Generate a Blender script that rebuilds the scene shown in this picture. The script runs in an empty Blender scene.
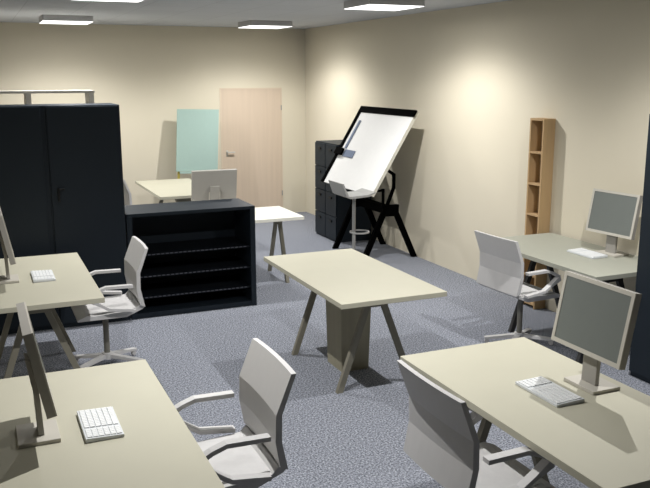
import bpy, bmesh, math, random
from mathutils import Vector, Matrix
random.seed(3)
sc = bpy.context.scene
C = sc.collection
PI = math.pi

# ------------------------------------------------------------ materials
def srgb(c):
    return tuple(((v/255)/12.92 if v/255 <= .04045 else (((v/255)+.055)/1.055)**2.4) for v in c)

def mat(name, rgb, rough=.6, spec=.3, metal=0.0, noise=0.0, scale=20, stretch=None, bump=0.0):
    m = bpy.data.materials.new(name); m.use_nodes = True
    nt = m.node_tree; b = nt.nodes['Principled BSDF']
    col = srgb(rgb)
    b.inputs['Base Color'].default_value = (*col, 1)
    b.inputs['Roughness'].default_value = rough
    b.inputs['Specular IOR Level'].default_value = spec
    b.inputs['Metallic'].default_value = metal
    tc = nt.nodes.new('ShaderNodeTexCoord')
    mp = nt.nodes.new('ShaderNodeMapping')
    nt.links.new(tc.outputs['Object'], mp.inputs['Vector'])
    if stretch: mp.inputs['Scale'].default_value = stretch
    nz = nt.nodes.new('ShaderNodeTexNoise'); nz.inputs['Scale'].default_value = scale
    nz.inputs['Detail'].default_value = 4
    nt.links.new(mp.outputs['Vector'], nz.inputs['Vector'])
    rp = nt.nodes.new('ShaderNodeValToRGB')
    n = max(noise, .012)
    rp.color_ramp.elements[0].position = .3; rp.color_ramp.elements[1].position = .7
    rp.color_ramp.elements[0].color = (*[max(0, v*(1-n)) for v in col], 1)
    rp.color_ramp.elements[1].color = (*[min(1, v*(1+n)) for v in col], 1)
    nt.links.new(nz.outputs['Fac'], rp.inputs['Fac'])
    nt.links.new(rp.outputs['Color'], b.inputs['Base Color'])
    if bump:
        bp = nt.nodes.new('ShaderNodeBump'); bp.inputs['Strength'].default_value = bump
        bp.inputs['Distance'].default_value = .002
        nt.links.new(nz.outputs['Fac'], bp.inputs['Height'])
        nt.links.new(bp.outputs['Normal'], b.inputs['Normal'])
    return m

def carpet_mat():
    m = bpy.data.materials.new('blue_grey_carpet'); m.use_nodes = True
    nt = m.node_tree; b = nt.nodes['Principled BSDF']
    b.inputs['Roughness'].default_value = .95; b.inputs['Specular IOR Level'].default_value = .05
    tc = nt.nodes.new('ShaderNodeTexCoord')
    nz = nt.nodes.new('ShaderNodeTexNoise'); nz.inputs['Scale'].default_value = 80
    nz.inputs['Detail'].default_value = 5; nz.inputs['Roughness'].default_value = .75
    nt.links.new(tc.outputs['Object'], nz.inputs['Vector'])
    rp = nt.nodes.new('ShaderNodeValToRGB')
    e = rp.color_ramp.elements
    e[0].position = .36; e[0].color = (*srgb((68, 71, 79)), 1)
    e[1].position = .64; e[1].color = (*srgb((198, 202, 211)), 1)
    k = e.new(.5); k.color = (*srgb((133, 137, 147)), 1)
    nt.links.new(nz.outputs['Fac'], rp.inputs['Fac'])
    nt.links.new(rp.outputs['Color'], b.inputs['Base Color'])
    return m

def ceiling_mat():
    m = bpy.data.materials.new('ceiling_tiles'); m.use_nodes = True
    nt = m.node_tree; b = nt.nodes['Principled BSDF']
    b.inputs['Roughness'].default_value = .95; b.inputs['Specular IOR Level'].default_value = .05
    tc = nt.nodes.new('ShaderNodeTexCoord')
    br = nt.nodes.new('ShaderNodeTexBrick')
    br.offset = 0; br.inputs['Scale'].default_value = 1
    br.inputs['Brick Width'].default_value = .6; br.inputs['Row Height'].default_value = .6
    br.inputs['Mortar Size'].default_value = .006
    br.inputs['Color1'].default_value = (*srgb((206, 209, 213)), 1)
    br.inputs['Color2'].default_value = (*srgb((202, 205, 209)), 1)
    br.inputs['Mortar'].default_value = (*srgb((190, 193, 197)), 1)
    nt.links.new(tc.outputs['Object'], br.inputs['Vector'])
    nt.links.new(br.outputs['Color'], b.inputs['Base Color'])
    return m

def emit_mat(name, rgb, s):
    m = bpy.data.materials.new(name); m.use_nodes = True
    b = m.node_tree.nodes['Principled BSDF']
    b.inputs['Base Color'].default_value = (.9, .9, .9, 1)
    b.inputs['Emission Color'].default_value = (*srgb(rgb), 1)
    b.inputs['Emission Strength'].default_value = s
    return m

M = dict(
    wall=mat('cream_wall_paint', (228, 220, 199), .9, .05, noise=.01, scale=2),
    floor=carpet_mat(), ceil=ceiling_mat(),
    desk=mat('grey_beige_laminate', (196, 193, 174), .55, .2, noise=.012, scale=6),
    cream=mat('pale_cream_laminate', (234, 233, 222), .55, .2),
    sage=mat('sage_grey_laminate', (172, 173, 160), .55, .2),
    leg=mat('taupe_leg_paint', (140, 136, 122), .5, .25),
    darkleg=mat('dark_leg_paint', (62, 62, 62), .5, .25),
    chair=mat('light_grey_shell', (214, 213, 212), .5, .25),
    fabric=mat('pale_grey_upholstery', (222, 221, 220), .85, .1, noise=.03, scale=25),
    steel=mat('grey_steel_tube', (155, 155, 153), .4, .3),
    column=mat('taupe_chair_column', (128, 126, 118), .5, .25),
    black=mat('blue_black_furniture_paint', (31, 39, 47), .5, .25),
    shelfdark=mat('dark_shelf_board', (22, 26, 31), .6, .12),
    shelfedge=mat('grey_shelf_lip', (82, 84, 92), .5, .3),
    handle=mat('black_pull', (12, 13, 14), .4, .3),
    jet=mat('black_easel_paint', (2, 2, 2), .8, .02),
    white=mat('white_drawing_surface', (238, 238, 236), .6, .15),
    edge=mat('pale_board_edge', (205, 203, 190), .6, .15),
    rulerm=mat('blue_grey_ruler', (120, 130, 150), .7, .05),
    teal=mat('pale_teal_panel', (164, 188, 180), .8, .1),
    yellow=mat('yellow_leg_paint', (206, 190, 96), .5, .2),
    pine=mat('light_pine_wood', (194, 164, 124), .6, .15, noise=.09, scale=14, stretch=(1, 1, .06)),
    door=mat('pinkish_beech_veneer', (217, 199, 178), .6, .15, noise=.03, scale=20, stretch=(1, 1, .04)),
    doorframe=mat('pale_door_frame', (222, 206, 184), .6, .15),
    bezel=mat('beige_grey_monitor_plastic', (201, 197, 186), .5, .25),
    bezeldark=mat('taupe_monitor_back', (165, 162, 155), .5, .25),
    screen=mat('grey_blank_screen', (119, 124, 120), .5, .2),
    key=mat('white_keyboard_plastic', (222, 226, 228), .5, .2),
    keys=mat('pale_key_caps', (243, 245, 245), .5, .2),
    ped=mat('olive_grey_wood_veneer', (170, 164, 142), .6, .15, noise=.06, scale=16, stretch=(1, 1, .05)),
    housing=mat('grey_lamp_housing', (196, 196, 196), .6, .2),
    lamp=emit_mat('lamp_diffuser', (255, 255, 252), 2.6),
    rack=mat('beige_rack_metal', (214, 211, 202), .5, .25),
)

# ------------------------------------------------------------ mesh helpers
def obj(name, bm, m, parent=None, bevel=0, smooth=False):
    me = bpy.data.meshes.new(name)
    bmesh.ops.recalc_face_normals(bm, faces=bm.faces)
    bm.to_mesh(me); bm.free()
    me.materials.append(M[m])
    o = bpy.data.objects.new(name, me); C.objects.link(o)
    if parent: o.parent = parent
    if bevel:
        b = o.modifiers.new('bevel', 'BEVEL'); b.width = bevel; b.segments = 2; b.limit_method = 'ANGLE'
    if smooth:
        for f in me.polygons: f.use_smooth = True
    return o

def box(bm, x0, x1, y0, y1, z0, z1):
    vs = [bm.verts.new((x, y, z)) for x in (x0, x1) for y in (y0, y1) for z in (z0, z1)]
    for f in ((0, 1, 3, 2), (4, 6, 7, 5), (0, 4, 5, 1), (2, 3, 7, 6), (0, 2, 6, 4), (1, 5, 7, 3)):
        bm.faces.new([vs[i] for i in f])
    return bm

def B(*a):
    return box(bmesh.new(), *a)

def bar(bm, p, q, w, d, up=(0, 1, 0)):
    """rectangular bar from p to q; w across, d along 'up'."""
    p = Vector(p); q = Vector(q); t = (q-p).normalized(); u = Vector(up)
    s = t.cross(u).normalized(); u = s.cross(t).normalized()
    r = []
    for c in (p, q):
        r.append([bm.verts.new(c + s*a*w/2 + u*b*d/2) for a, b in ((-1, -1), (1, -1), (1, 1), (-1, 1))])
    for i in range(4):
        bm.faces.new([r[0][i], r[0][(i+1) % 4], r[1][(i+1) % 4], r[1][i]])
    bm.faces.new(r[0]); bm.faces.new(r[1][::-1])
    return bm

def cyl(bm, p, q, r0, r1=None, n=16):
    r1 = r0 if r1 is None else r1
    p = Vector(p); q = Vector(q); t = (q-p).normalized()
    a = t.orthogonal().normalized(); b = t.cross(a)
    R = []
    for c, r in ((p, r0), (q, r1)):
        R.append([bm.verts.new(c + (a*math.cos(2*PI*i/n)+b*math.sin(2*PI*i/n))*r) for i in range(n)])
    for i in range(n):
        bm.faces.new([R[0][i], R[0][(i+1) % n], R[1][(i+1) % n], R[1][i]])
    bm.faces.new(R[0]); bm.faces.new(R[1][::-1])
    return bm

def ribbon(bm, path, w, th, axis, closed=False):
    """flat strip that follows path (in a plane perpendicular to 'axis'), w wide along axis, th thick."""
    ax = Vector(axis).normalized(); P = [Vector(p) for p in path]; n = len(P); R = []
    for i in range(n):
        if closed: a, b = P[(i-1) % n], P[(i+1) % n]
        else: a, b = P[max(i-1, 0)], P[min(i+1, n-1)]
        t = (b-a).normalized(); nn = t.cross(ax).normalized()
        # mitre
        k = 1.0
        if 0 < i < n-1 or closed:
            t1 = (P[i]-P[(i-1) % n]).normalized(); k = 1/max(.5, abs(t1.dot(t)))
        R.append([bm.verts.new(P[i]+ax*s*w/2+nn*u*th/2*k) for s, u in ((-1, -1), (1, -1), (1, 1), (-1, 1))])
    m = n if closed else n-1
    for i in range(m):
        A, Bq = R[i], R[(i+1) % n]
        for j in range(4):
            bm.faces.new([A[j], A[(j+1) % 4], Bq[(j+1) % 4], Bq[j]])
    if not closed:
        bm.faces.new(R[0]); bm.faces.new(R[-1][::-1])
    return bm

def prism_y(bm, poly, y0, y1):
    """polygon of (x, z) extruded along y"""
    a = [bm.verts.new((x, y0, z)) for x, z in poly]; b = [bm.verts.new((x, y1, z)) for x, z in poly]
    n = len(poly)
    bm.faces.new(a); bm.faces.new(b[::-1])
    for i in range(n): bm.faces.new([a[i], a[(i+1) % n], b[(i+1) % n], b[i]])
    return bm

def thing(name, label, cat, loc=(0, 0, 0), rz=0, group=None):
    o = bpy.data.objects.new(name, None); C.objects.link(o)
    o.empty_display_size = .1
    o.location = loc; o.rotation_euler = (0, 0, rz); o['label'] = label; o['category'] = cat
    if group: o['group'] = group
    return o

def struct(name, bm, m, parent=None, **k):
    o = obj(name, bm, m, parent, **k); o['kind'] = 'structure'
    return o

def kids(o): return [c for c in list(C.objects) if c.parent is o]

def dup(root, loc, rz, label):
    r = root.copy(); C.objects.link(r); r.location = loc; r.rotation_euler = (0, 0, rz); r['label'] = label
    for ch in kids(root):
        c = ch.copy(); C.objects.link(c); c.parent = r
        for g in kids(ch):
            d = g.copy(); C.objects.link(d); d.parent = c
    return r

# ------------------------------------------------------------ room
XL, XR, YF, YB, H = -1.5, 5.06, -6.0, 12.5, 3.0
struct('floor', B(XL, XR, YF, YB, -.1, 0), 'floor')
struct('ceiling', B(XL, XR, YF, YB, H, H+.1), 'ceil')
struct('wall_right', B(XR, XR+.1, YF, YB, 0, H), 'wall')
struct('wall_left', B(XL-.1, XL, YF, YB, 0, H), 'wall')
struct('wall_front', B(XL, XR, YF-.1, YF, 0, H), 'wall')
DX0, DX1, DZ = 3.60, 4.645, 2.07
bm = bmesh.new()
box(bm, XL, DX0, YB, YB+.1, 0, H); box(bm, DX1, XR, YB, YB+.1, 0, H); box(bm, DX0, DX1, YB, YB+.1, DZ, H)
struct('wall_back', bm, 'wall')
d = struct('door_1', B(DX0+.0285, DX1-.0185, YB-.001, YB+.06, .005, DZ-.0185), 'door')
bm = bmesh.new()
box(bm, DX0, DX0+.028, YB-.004, YB+.08, 0, DZ); box(bm, DX1-.018, DX1, YB-.004, YB+.08, 0, DZ)
box(bm, DX0+.028, DX1-.018, YB-.004, YB+.08, DZ-.018, DZ)
obj('door_frame', bm, 'doorframe', d)
bm = bmesh.new()
cyl(bm, (3.70, YB-.008, 1.06), (3.70, YB-.045, 1.06), .011)
bar(bm, (3.69, YB-.045, 1.06), (3.82, YB-.045, 1.06), .018, .018, (0, 0, 1))
box(bm, 3.685, 3.715, YB-.008, YB-.0015, .99, 1.09)
obj('door_handle', bm, 'rack', d, bevel=.003)
for z in (.35, 1.75):
    obj('hinge', cyl(bmesh.new(), (DX1-.014, YB-.012, z-.04), (DX1-.014, YB-.012, z+.04), .007), 'steel', d)

# ------------------------------------------------------------ ceiling lights
LZ = 2.93
def make_light(loc, label):
    t = thing('ceiling_light', label, 'light', loc, 0, 'square ceiling lights')
    bm = bmesh.new(); h = .30
    for a in ((-h, h, -h, -h+.012), (-h, h, h-.012, h), (-h, -h+.012, -h+.012, h-.012), (h-.012, h, -h+.012, h-.012)):
        box(bm, *a, 0, H-LZ)
    box(bm, -h+.012, h-.012, -h+.012, h-.012, .05, H-LZ)
    obj('lamp_housing', bm, 'housing', t)
    obj('diffuser', B(-h+.003, h-.003, -h+.003, h-.003, -.004, -.0005), 'lamp', t)
    return t
LX = (1.19, 3.87); LY = (3.93, 7.46, 11.06)
seen = {(1.19, 11.06): 'square white ceiling light near the back wall above the tall dark cabinet, leftmost in view',
        (3.87, 11.06): 'square white ceiling light near the back wall in front of the wooden door',
        (3.87, 7.46): 'large looking square white ceiling light close to the right wall above the drawing board',
        (1.19, 7.46): 'square white ceiling light cut off by the top edge of the view, above the desks'}
proto = None
for (x, y), lab in seen.items():
    if proto is None: proto = make_light((x, y, LZ), lab)
    else: dup(proto, (x, y, LZ), 0, lab)
POWER = 186.0
# photometric curve of the louvred luminaires: cos(angle from straight down) -> relative intensity
CURVE = [(0.0, .0), (.10, .02), (.26, .08), (.36, .20), (.46, .42), (.56, .63), (.66, .76), (.80, .96), (1.0, 1.14)]
for x in LX:
    for y in LY:
        l = bpy.data.lights.new('lamp_beam', 'POINT'); l.energy = POWER; l.color = (1.0, .985, .97)
        l.shadow_soft_size = .008; l.use_nodes = True
        nt = l.node_tree; em = nt.nodes['Emission']
        tc = nt.nodes.new('ShaderNodeTexCoord'); sp = nt.nodes.new('ShaderNodeSeparateXYZ')
        ab = nt.nodes.new('ShaderNodeMath'); ab.operation = 'MULTIPLY'; ab.inputs[1].default_value = -1.0; ab.use_clamp = True
        cr = nt.nodes.new('ShaderNodeFloatCurve'); c = cr.mapping.curves[0]
        c.points[0].location = CURVE[0]; c.points[1].location = CURVE[-1]
        for p in CURVE[1:-1]: c.points.new(*p)
        cr.mapping.update()
        nt.links.new(tc.outputs['Normal'], sp.inputs[0]); nt.links.new(sp.outputs['Z'], ab.inputs[0])
        nt.links.new(ab.outputs[0], cr.inputs['Value']); nt.links.new(cr.outputs[0], em.inputs['Strength'])
        o = bpy.data.objects.new('lamp_beam', l); C.objects.link(o); o.location = (x, y, LZ-.03)

# ------------------------------------------------------------ desks (trestle)
def make_desk(name, label, top, leg, loc, rz=0, w=.83, l=1.606, group='trestle desks', fr=.447, fo=-.085, dz=0):
    """top centred on loc, long side along local y; top surface at z .75"""
    t = thing(name, label, 'desk', loc, rz, group)
    obj('tabletop', B(-w/2, w/2, -l/2, l/2, .714+dz, .75+dz), top, t, bevel=.002)
    for s in (-1, 1):
        y = s*fr+fo
        obj('crossbar', B(-.117, .073, y-.018, y+.018, .62+dz, .7135+dz), leg, t)
        for sx in (-1, 1):
            bm = bmesh.new()
            xt, xb, hw = sx*.072-.022, sx*.298-.012, .023
            for (yy) in (0,):
                prism_y(bm, [(xt-hw, .6195+dz), (xt+hw, .6195+dz), (xb+hw, 0), (xb-hw, 0)], y-.018, y+.018)
            obj('leg', bm, leg, t)
    return t
DW, DL = .83, 1.606
make_desk('trestle_desk', 'bare grey-beige trestle desk standing alone in the middle of the room', 'desk', 'leg', (2.597, 5.563, 0), fr=.447)
make_desk('trestle_desk', 'grey-beige trestle desk at the lower right carrying the largest monitor', 'desk', 'leg', (2.469, 2.903, 0))
make_desk('trestle_desk', 'grey-beige trestle desk directly in front of the tall dark cabinets, cut by the left edge', 'desk', 'leg', (.326, 6.386, 0))
make_desk('trestle_desk', 'grey-beige trestle desk in the lower left corner, nearest to the viewer on the left', 'desk', 'leg', (.341, 3.418, 0))
make_desk('trestle_desk', 'sage grey trestle desk against the right wall in front of the narrow wooden shelf', 'sage', 'darkleg', (4.608, 5.345, 0), w=.825, l=1.55, dz=.03)
make_desk('trestle_desk', 'cream trestle desk behind the low dark bookcase, its bright end sticking out', 'cream', 'leg', (2.447, 8.48, 0), rz=PI/2, w=.80, fr=.60, fo=-.03)
make_desk('trestle_desk', 'pale trestle desk farthest back, near the teal flipchart', 'desk', 'leg', (2.51, 11.02, 0), w=.80, l=1.75)

# ------------------------------------------------------------ monitors: local screen faces -x
def make_monitor(name, label, loc, rz=0):
    t = thing(name, label, 'monitor', loc, rz, 'desktop monitors')
    obj('stand_base', B(-.095, .075, -.108, .108, 0, .017), 'bezel', t, bevel=.002)
    bm = bmesh.new()
    prism_y(bm, [(-.034, .0175), (-.010, .0175), (-.004, .20), (.020, .36), (.002, .36), (-.0235, .22), (-.028, .18)], -.05, .05)
    obj('neck', bm, 'bezeldark', t, bevel=.002)
    hz, lean = .355, math.atan2(.066, .355)
    s, c = math.sin(lean), math.cos(lean)
    def slab(u0, u1, y0, y1, v0, v1):     # u depth (toward back), v up the panel; pivot = lower front edge
        bm = box(bmesh.new(), u0, u1, y0, y1, v0, v1)
        for v in bm.verts:
            u, w_ = v.co.x, v.co.z
            v.co.x = -.078 + u*c + w_*s; v.co.z = .175 - u*s + w_*c
        return bm
    bm = slab(.006, .040, -.2425, .2425, 0, .365)
    bez = obj('monitor_case', bm, 'bezeldark', t)
    a = bmesh.new()
    for q in ((0, .0062, -.2425, .2425, 0, .022), (0, .0062, -.2425, .2425, .345, .365),
              (0, .0062, -.2425, -.2225, .022, .345), (0, .0062, .2225, .2425, .022, .345)):
        b2 = slab(*q); me = bpy.data.meshes.new('x'); b2.to_mesh(me); b2.free(); a.from_mesh(me); bpy.data.meshes.remove(me)
    obj('bezel', a, 'bezel', t)
    obj('screen', slab(.003, .0062, -.2225, .2225, .022, .345), 'screen', t)
    obj('back_mount', slab(.0402, .0455, -.062, .062, .04, .13), 'bezel', t, bevel=.003)
    return t
TZ = .7505
m0 = make_monitor('computer_monitor', 'beige framed monitor on the near right desk, screen facing left, largest in view', (2.733, 2.947, TZ))
dup(m0, (4.872, 5.135, TZ+.03), math.radians(6), 'beige framed monitor on the sage desk against the right wall')
dup(m0, (.135, 3.45, TZ), PI, 'monitor seen edge-on on the near left desk, turned away to the right')
dup(m0, (.125, 6.375, TZ), PI, 'monitor seen edge-on at the left edge, on the desk before the dark cabinets')
dup(m0, (2.31, 8.30, TZ), -PI/2-.03, 'monitor seen from behind on the cream desk, above the low dark bookcase')

# ------------------------------------------------------------ keyboards (long side along y, keys rows along y)
def make_keyboard(name, label, loc, rz=0):
    t = thing(name, label, 'keyboard', loc, rz, 'white keyboards')
    bm = prism_y(bmesh.new(), [(-.08, 0), (.08, 0), (.08, .019), (-.08, .014)], -.16, .16)
    obj('keyboard_body', bm, 'key', t, bevel=.002)
    bm = bmesh.new()
    for r in range(6):
        x = -.062+r*.0245
        y = -.150
        while y < .145:
            w = .0165 if not (r == 0 and -.05 < y < .02) else .09
            if not (.045 < y < .056 or .105 < y < .112):
                z = .0142+(x+.08)*.031
                box(bm, x-.0100, x+.0100, y, min(y+w, .150), z, z+.004)
            y += w+.0016
    o = obj('keycaps', bm, 'keys', t)
    return t
k0 = make_keyboard('keyboard', 'white keyboard on the near left desk beside the edge-on monitor', (.404, 3.445, TZ), PI)
dup(k0, (.395, 6.375, TZ), PI, 'white keyboard on the desk before the tall dark cabinets')
dup(k0, (2.462, 2.95, TZ), 0, 'white keyboard on the near right desk before the largest monitor')
dup(k0, (4.665, 5.212, TZ+.03), 0, 'white keyboard on the sage desk against the right wall')

# ------------------------------------------------------------ chairs: local front = +x, origin at floor under the column
def back_bm(zt=0):
    # inner and outer contours of the backrest, slightly bowed across the width
    outer = [(-.312, .975), (-.243, .79), (-.240, .665), (-.270, .520)]
    inner = [(-.288, .975), (-.214, .79), (-.210, .665), (-.232, .535)]
    half = [.270, .270, .270, .266]
    bm = bmesh.new(); N = 8; O = []; I = []
    for k in range(4):
        ro, ri = [], []
        for j in range(N+1):
            f = -1+2*j/N
            bow = -.012*(1-f*f)
            ro.append(bm.verts.new((outer[k][0]+bow, f*half[k], outer[k][1]+zt)))
            ri.append(bm.verts.new((inner[k][0]+bow, f*half[k], inner[k][1]+zt)))
        O.append(ro); I.append(ri)
    for k in range(3):
        for j in range(N):
            bm.faces.new([O[k][j], O[k][j+1], O[k+1][j+1], O[k+1][j]])
            bm.faces.new([I[k][j], I[k+1][j], I[k+1][j+1], I[k][j+1]])
        for j in (0, N):
            bm.faces.new([O[k][j], O[k+1][j], I[k+1][j], I[k][j]])
    for j in range(N):
        for k in (0, 3):
            bm.faces.new([O[k][j], O[k][j+1], I[k][j+1], I[k][j]])
    return bm
def seat_bm(zt=0):
    return prism_y(bmesh.new(), [(x, z+zt) for x, z in [(-.272, .518), (-.232, .533), (-.20, .50), (.10, .482), (.17, .490), (.235, .463), (.235, .448), (-.13, .448), (-.255, .50)]], -.245, .245)
def make_chair(name, label, loc, rz=0):
    t = thing(name, label, 'chair', loc, rz, 'light grey office chairs')
    obj('seat', seat_bm(), 'chair', t, bevel=.003)
    bm = prism_y(bmesh.new(), [(-.205, .503), (.10, .4845), (.165, .492), (.15, .496), (-.19, .507)], -.215, .215)
    obj('seat_pad', bm, 'fabric', t, bevel=.004)
    obj('backrest', back_bm(), 'chair', t)
    for s in (-1, 1):
        y = s*.272
        path = [(-.18, y, .698), (.02, y, .702), (.085, y, .680), (.145, y, .648), (.150, y, .625), (.07, y, .575), (.0, y, .530), (-.18, y, .508)]
        bm = ribbon(bmesh.new(), path, .046, .022, (0, 1, 0))
        obj('armrest', bm, 'chair', t, bevel=.003)
    bm = cyl(bmesh.new(), (0, 0, .10), (0, 0, .4475), .023)
    obj('gas_column', bm, 'column', t)
    bm = cyl(bmesh.new(), (0, 0, .055), (0, 0, .105), .04)
    obj('base_hub', bm, 'chair', t)
    for a in (32, 148, 212, 328):
        a = math.radians(a)
        c, s = math.cos(a), math.sin(a)
        bm = bmesh.new()
        P = [(.02, .095, .03), (.20, .070, .022), (.29, .058, .018)]
        rows = []
        for r, z, h in P:
            hw = .022
            rows.append([bm.verts.new((r*c-q*s, r*s+q*c, zz)) for q, zz in ((-hw, z-h), (hw, z-h), (hw, z), (-hw, z))])
        for i in range(2):
            for j in range(4): bm.faces.new([rows[i][j], rows[i][(j+1) % 4], rows[i+1][(j+1) % 4], rows[i+1][j]])
        bm.faces.new(rows[0]); bm.faces.new(rows[-1][::-1])
        o = obj('base_arm', bm, 'chair', t)
        w = cyl(bmesh.new(), (.27*c-.012*s, .27*s+.012*c, .020), (.27*c+.012*s, .27*s-.012*c, .020), .0195)
        obj('caster', w, 'chair', o)
    return t
ch = make_chair('office_chair', 'light grey office chair facing the near left desk, seat tucked under it', (.908, 3.41, 0), PI)
dup(ch, (.832, 6.305, 0), PI, 'light grey office chair between the dark cabinets and the desk on the left')
dup(ch, (2.018, 2.84, 0), 0, 'light grey office chair seen from behind at the near right desk')
dup(ch, (4.15, 5.40, 0), math.radians(3), 'light grey office chair seen from behind at the sage desk by the right wall')
far = dup(ch, (1.985, 10.56, 0), 0, 'armless chair at the farthest desk, only its side showing past the tall dark cabinet')
for c in kids(far):
    if c.name.startswith('armrest'): bpy.data.objects.remove(c)

# drafting stool: low backed seat on a tall column with foot loop
SX, SY = 3.995, 8.38
t = thing('drafting_stool', 'light grey low-backed stool on a tall pole in front of the drawing board', 'stool', (SX, SY, 0))
bm = prism_y(bmesh.new(), [(-.170, .930), (-.13, .912), (.10, .922), (.19, .950), (.19, .936), (.11, .898), (-.12, .885), (-.178, .905)], -.18, .18)
obj('seat', bm, 'steel', t)
obj('backrest', prism_y(bmesh.new(), [(-.182, .912), (-.162, .928), (-.222, 1.066), (-.240, 1.066)], -.20, .20), 'steel', t)
obj('pole', cyl(bmesh.new(), (0, 0, .03), (0, 0, .893), .020), 'steel', t)
loop = [((.075+.11*math.cos(2*PI*i/24)), .11*math.sin(2*PI*i/24), .46) for i in range(24)]
obj('foot_ring', ribbon(bmesh.new(), loop, .016, .016, (0, 0, 1), closed=True), 'steel', t)
obj('base_plate', cyl(bmesh.new(), (0, 0, 0), (0, 0, .03), .20, .15, 28), 'steel', t)

# ------------------------------------------------------------ drawing board easel
t = thing('drafting_easel', 'white drawing board with black edge on a black trestle easel by the right wall', 'easel', (4.66, 9.17, 0))
for s in (-1, 1):
    y = s*.4275
    obj('trestle_head', B(-.115, .115, y-.03, y+.03, .55, .69), 'jet', t)
    for sx in (-1, 1):
        xt, xb, hw = sx*.08, sx*.36, .035
        obj('trestle_leg', prism_y(bmesh.new(), [(xt-hw, .60), (xt+hw, .60), (xb+hw, 0), (xb-hw, 0)], y-.025, y+.025), 'jet', t)
    bm = ribbon(bmesh.new(), [(-.16, y, 1.185), (-.075, y, 1.15), (.05, y, 1.065), (.05, y, .90), (-.04, y, .68)], .034, .034, (0, 1, 0))
    bar(bm, (-.13, y, .875), (-.09, y, .885), .026, .03); bar(bm, (-.095, y, .895), (-.095, y, .68), .026, .03)
    bar(bm, (-.30, y, .87), (-.12, y, .875), .022, .03)
    obj('tilt_bracket', bm, 'jet', t)
obj('tie_beam', B(-.05, .05, -.3975, .3975, .57, .67), 'jet', t)
cz, tilt, Lb, Wb = 1.357, 1.028, 1.47, 1.135
def bd(o0, o1, u0, u1, v0, v1):   # o: offset off the surface (back +), u along y, v up the board
    bm = box(bmesh.new(), o0, o1, u0, u1, v0, v1); s, c = math.sin(tilt), math.cos(tilt)
    for v in bm.verts:
        o_, w_ = v.co.x, v.co.z
        v.co.x = -.12 + w_*c + o_*s; v.co.z = cz + w_*s - o_*c
    return bm
board = obj('drawing_board', bd(.002, .04, -Lb/2, Lb/2, -Wb/2, Wb/2), 'edge', t)
obj('drawing_sheet', bd(0, .002, -Lb/2, Lb/2-.055, -Wb/2, Wb/2-.075), 'white', board)
obj('top_ledge', bd(-.02, .002, -Lb/2-.02, Lb/2+.005, Wb/2-.075, Wb/2+.01), 'jet', board)
obj('side_rail', bd(-.02, .002, Lb/2-.05, Lb/2+.005, -Wb/2-.01, Wb/2-.075), 'jet', board)
obj('rail_clamp', bd(-.05, -.0205, Lb/2-.20, Lb/2+.005, -.16, -.065), 'jet', board)
obj('ruler', bd(-.012, -.004, Lb/2-.200, Lb/2-.145, -.05, .37), 'rulerm', board)
obj('ruler', bd(-.012, -.004, Lb/2-.50, Lb/2-.200, -.165, -.065), 'rulerm', board)

# ------------------------------------------------------------ tall dark cabinets
def make_cabinet(name, label, x0, x1, y0, y1, h, dl=.012, dr_=.012):
    t = thing(name, label, 'cabinet', ((x0+x1)/2, y0, 0), 0, 'tall dark cabinets'); w = (x1-x0)/2; dp = y1-y0
    obj('cabinet_body', B(-w, w, .02, dp, 0, h), 'black', t)
    dr = obj('door', B(-w+dl, w-dr_, 0, .0195, .04, h-.008), 'black', t, bevel=.002)
    bm = B(-w+.06, -w+.08, -.022, -.0005, 1.17, 1.29)
    bar(bm, (-w+.07, -.03, 1.282), (-w+.12, -.03, 1.282), .014, .014, (0, 0, 1))
    obj('handle', bm, 'handle', dr, bevel=.002)
    return t
make_cabinet('tall_cabinet', 'tall blue-black cabinet with small handle, beside the low bookcase', .575, 1.215, 7.43, 7.95, 2.01)
make_cabinet('tall_cabinet', 'tall blue-black cabinet cut by the left edge, seam to its twin at its right', -.24, .5735, 7.43, 7.95, 2.01, dr_=.038)
# right edge cabinet (end panel facing the room)
t = thing('tall_cabinet', 'tall dark cabinet cut by the right edge, behind the largest monitor', 'cabinet', (4.76, 3.95, 0), 0, 'tall dark cabinets')
obj('cabinet_body', B(-.27, .29, -.5, .5, 0, 2.0), 'black', t)
for s in (0, 1):
    dr = obj('door', B(-.29, -.2705, -.5+s*.502, -.002+s*.502, .04, 1.99), 'black', t, bevel=.002)
    obj('handle', B(-.31, -.2905, (.04 if s else -.06), (.055 if s else -.045), .95, 1.07), 'handle', dr)

# ------------------------------------------------------------ low open bookcase
x0, x1, y0, y1, h = 1.225, 2.47, 7.44, 7.99, 1.012
t = thing('low_bookcase', 'low blue-black open bookcase with empty shelves in the middle left', 'bookcase', ((x0+x1)/2, y0, 0))
w = (x1-x0)/2; dp = y1-y0
obj('top_panel', B(-w, w, 0, dp, h-.03, h), 'black', t)
obj('side_panel', B(-w, -w+.05, 0, dp, 0, h-.0305), 'black', t); obj('side_panel', B(w-.05, w, 0, dp, 0, h-.0305), 'black', t)
obj('back_panel', B(-w+.0505, w-.0505, dp-.02, dp, 0, h-.0305), 'black', t)
obj('bottom_panel', B(-w+.0505, w-.0505, .01, dp-.021, 0, .05), 'black', t)
for z in (.615, .405, .20):
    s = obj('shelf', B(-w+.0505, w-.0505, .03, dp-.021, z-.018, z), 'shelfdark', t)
    bm = bmesh.new(); xx = -w+.055
    while xx < w-.08:
        box(bm, xx, xx+.026, .0265, .0298, z-.012, z-.001); xx += .043
    obj('shelf_lip', bm, 'shelfedge', s)

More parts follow.
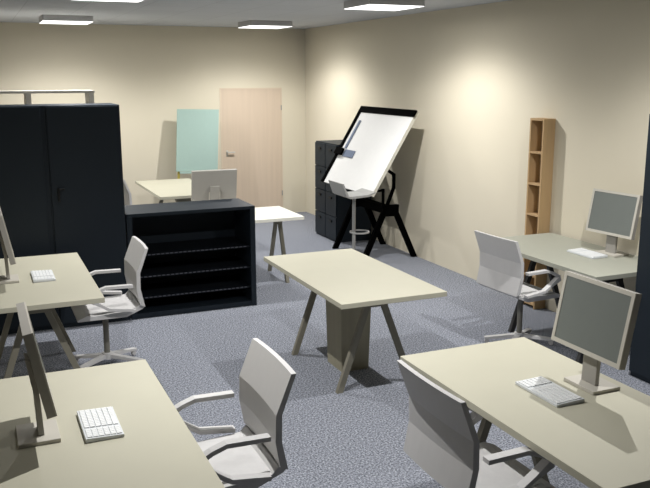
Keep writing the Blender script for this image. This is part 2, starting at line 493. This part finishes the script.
# ------------------------------------------------------------ open rack behind the cabinets
t = thing('open_rack', 'beige metal rack peeking over the top of the tall dark cabinets', 'rack', (.55, 10.5, 0))
h = 2.085
obj('top_shelf', B(-1.0, .87, -.0, .40, h-.03, h), 'rack', t)
for x in (-.98, .06, .80):
    obj('upright', B(x, x+.06, .0, .40, 0, h-.0305), 'rack', t)
for z in (.1, .55, 1.0, 1.45):
    obj('shelf', B(-.919, .0595, .01, .40, z-.02, z), 'rack', t); obj('shelf', B(.1205, .7995, .01, .40, z-.02, z), 'rack', t)

# ------------------------------------------------------------ filing cabinets
def make_filing(name, label, loc):
    # front faces -x, width .37 along y
    t = thing(name, label, 'filing cabinet', loc, 0, 'dark filing cabinets'); w = .186; h = 1.35
    obj('cabinet_body', B(.02, .54, -w, w, 0, h), 'black', t)
    for k in range(4):
        z0 = .03+k*.328
        dr = obj('drawer', B(0, .0195, -w+.008, w-.008, z0, z0+.318), 'black', t, bevel=.002)
        obj('handle', B(-.014, -.0005, -.045, .045, z0+.235, z0+.262), 'handle', dr)
    return t
f0 = make_filing('filing_cabinet', 'dark four-drawer filing cabinet nearer the drawing board', (4.46, 10.11, 0))
dup(f0, (4.46, 10.485, 0), 0, 'dark four-drawer filing cabinet nearer the room corner')

# ------------------------------------------------------------ narrow tall shelf
t = thing('narrow_shelf', 'tall narrow pine shelf with open cubbies against the right wall', 'shelf', (4.925, 6.295, 0))
w = .105; h = 1.86; dp = .134
obj('side_panel', B(0, dp, -w, -w+.018, 0, h), 'pine', t); obj('side_panel', B(0, dp, w-.018, w, 0, h), 'pine', t)
obj('top_panel', B(0, dp, -w+.0182, w-.0182, h-.02, h), 'pine', t)
obj('back_panel', B(dp-.008, dp, -w+.0182, w-.0182, 0, h-.0202), 'pine', t)
for z in (.05, .335, .64, .94, 1.24, 1.545):
    obj('shelf', B(.0, dp-.0085, -w+.0182, w-.0182, z-.018, z), 'pine', t)

# ------------------------------------------------------------ flipchart
t = thing('flipchart', 'pale teal flipchart panel on yellow legs against the back wall', 'flipchart', (3.135, 12.10, 0), math.radians(-6))
def lean(bm):
    for v in bm.verts: x, z = v.co.x, v.co.z; v.co.y = v.co.y-.05 + z*.12; v.co.x = x*.98+(z-1.29)*.07; v.co.z = z-(x*.025 if z > .1 else 0)
    return bm
obj('panel', lean(B(-.325, .325, -.015, .015, .82, 1.757)), 'teal', t)
for x in (-.28, .27):
    obj('leg', lean(B(x-.018, x+.018, .0155, .04, 0, 1.2)), 'yellow', t)
obj('tray', lean(B(-.27, .27, -.05, .0, .79, .815)), 'teal', t)

# ------------------------------------------------------------ tall bin under the middle desk
t = thing('waste_bin', 'tall narrow grey-brown bin standing under the bare middle desk', 'bin', (2.590, 5.53, 0))
def taper(bm):
    for v in bm.verts:
        k = 1+.13*v.co.z/.66
        v.co.x *= k; v.co.y *= k
    return bm
w, d_, h = .116, .135, .66
bm = bmesh.new()
box(bm, -w, w, -d_, -d_+.012, .0, h); box(bm, -w, w, d_-.012, d_, .0, h)
box(bm, -w, -w+.012, -d_+.012, d_-.012, 0, h); box(bm, w-.012, w, -d_+.012, d_-.012, 0, h)
box(bm, -w+.012, w-.012, -d_+.012, d_-.012, 0, .02)
obj('bin_body', taper(bm), 'ped', t)
bm = bmesh.new(); q = .0125
box(bm, -w+q, w-q, -d_+q, -d_+q+.006, .56, h+.008); box(bm, -w+q, w-q, d_-q-.006, d_-q, .56, h+.008)
box(bm, -w+q, -w+q+.006, -d_+q+.006, d_-q-.006, .56, h+.008); box(bm, w-q-.006, w-q, -d_+q+.006, d_-q-.006, .56, h+.008)
obj('inner_rim', taper(bm), 'handle', t)

# ------------------------------------------------------------ world, camera, view
wd = bpy.data.worlds.new('world'); sc.world = wd; wd.use_nodes = True
wd.node_tree.nodes['Background'].inputs['Color'].default_value = (.8, .85, .95, 1)
wd.node_tree.nodes['Background'].inputs['Strength'].default_value = .2

cam = bpy.data.cameras.new('camera'); co = bpy.data.objects.new('camera', cam); C.objects.link(co)
cam.sensor_width = 36; cam.lens = 804.83/650*36; cam.clip_start = .05
yaw, pitch, roll = .4084, .2067, -.0016
fw = Vector((math.sin(yaw)*math.cos(pitch), math.cos(yaw)*math.cos(pitch), -math.sin(pitch)))
r = Vector((math.cos(yaw), -math.sin(yaw), 0)); u = r.cross(fw)
r2 = math.cos(roll)*r+math.sin(roll)*u; u2 = -math.sin(roll)*r+math.cos(roll)*u
mt = Matrix((( r2.x, u2.x, -fw.x, 0), (r2.y, u2.y, -fw.y, 0), (r2.z, u2.z, -fw.z, 2.2661), (0, 0, 0, 1)))
co.matrix_world = mt
sc.camera = co
sc.view_settings.view_transform = 'Standard'; sc.view_settings.look = 'None'
sc.view_settings.exposure = 0.0; sc.view_settings.gamma = 1.0; sc.view_settings.use_curve_mapping = False
try:
    sc.cycles.use_denoising = True
    sc.cycles.max_bounces = 6; sc.cycles.diffuse_bounces = 2
    sc.cycles.sample_clamp_indirect = 6
except Exception: pass
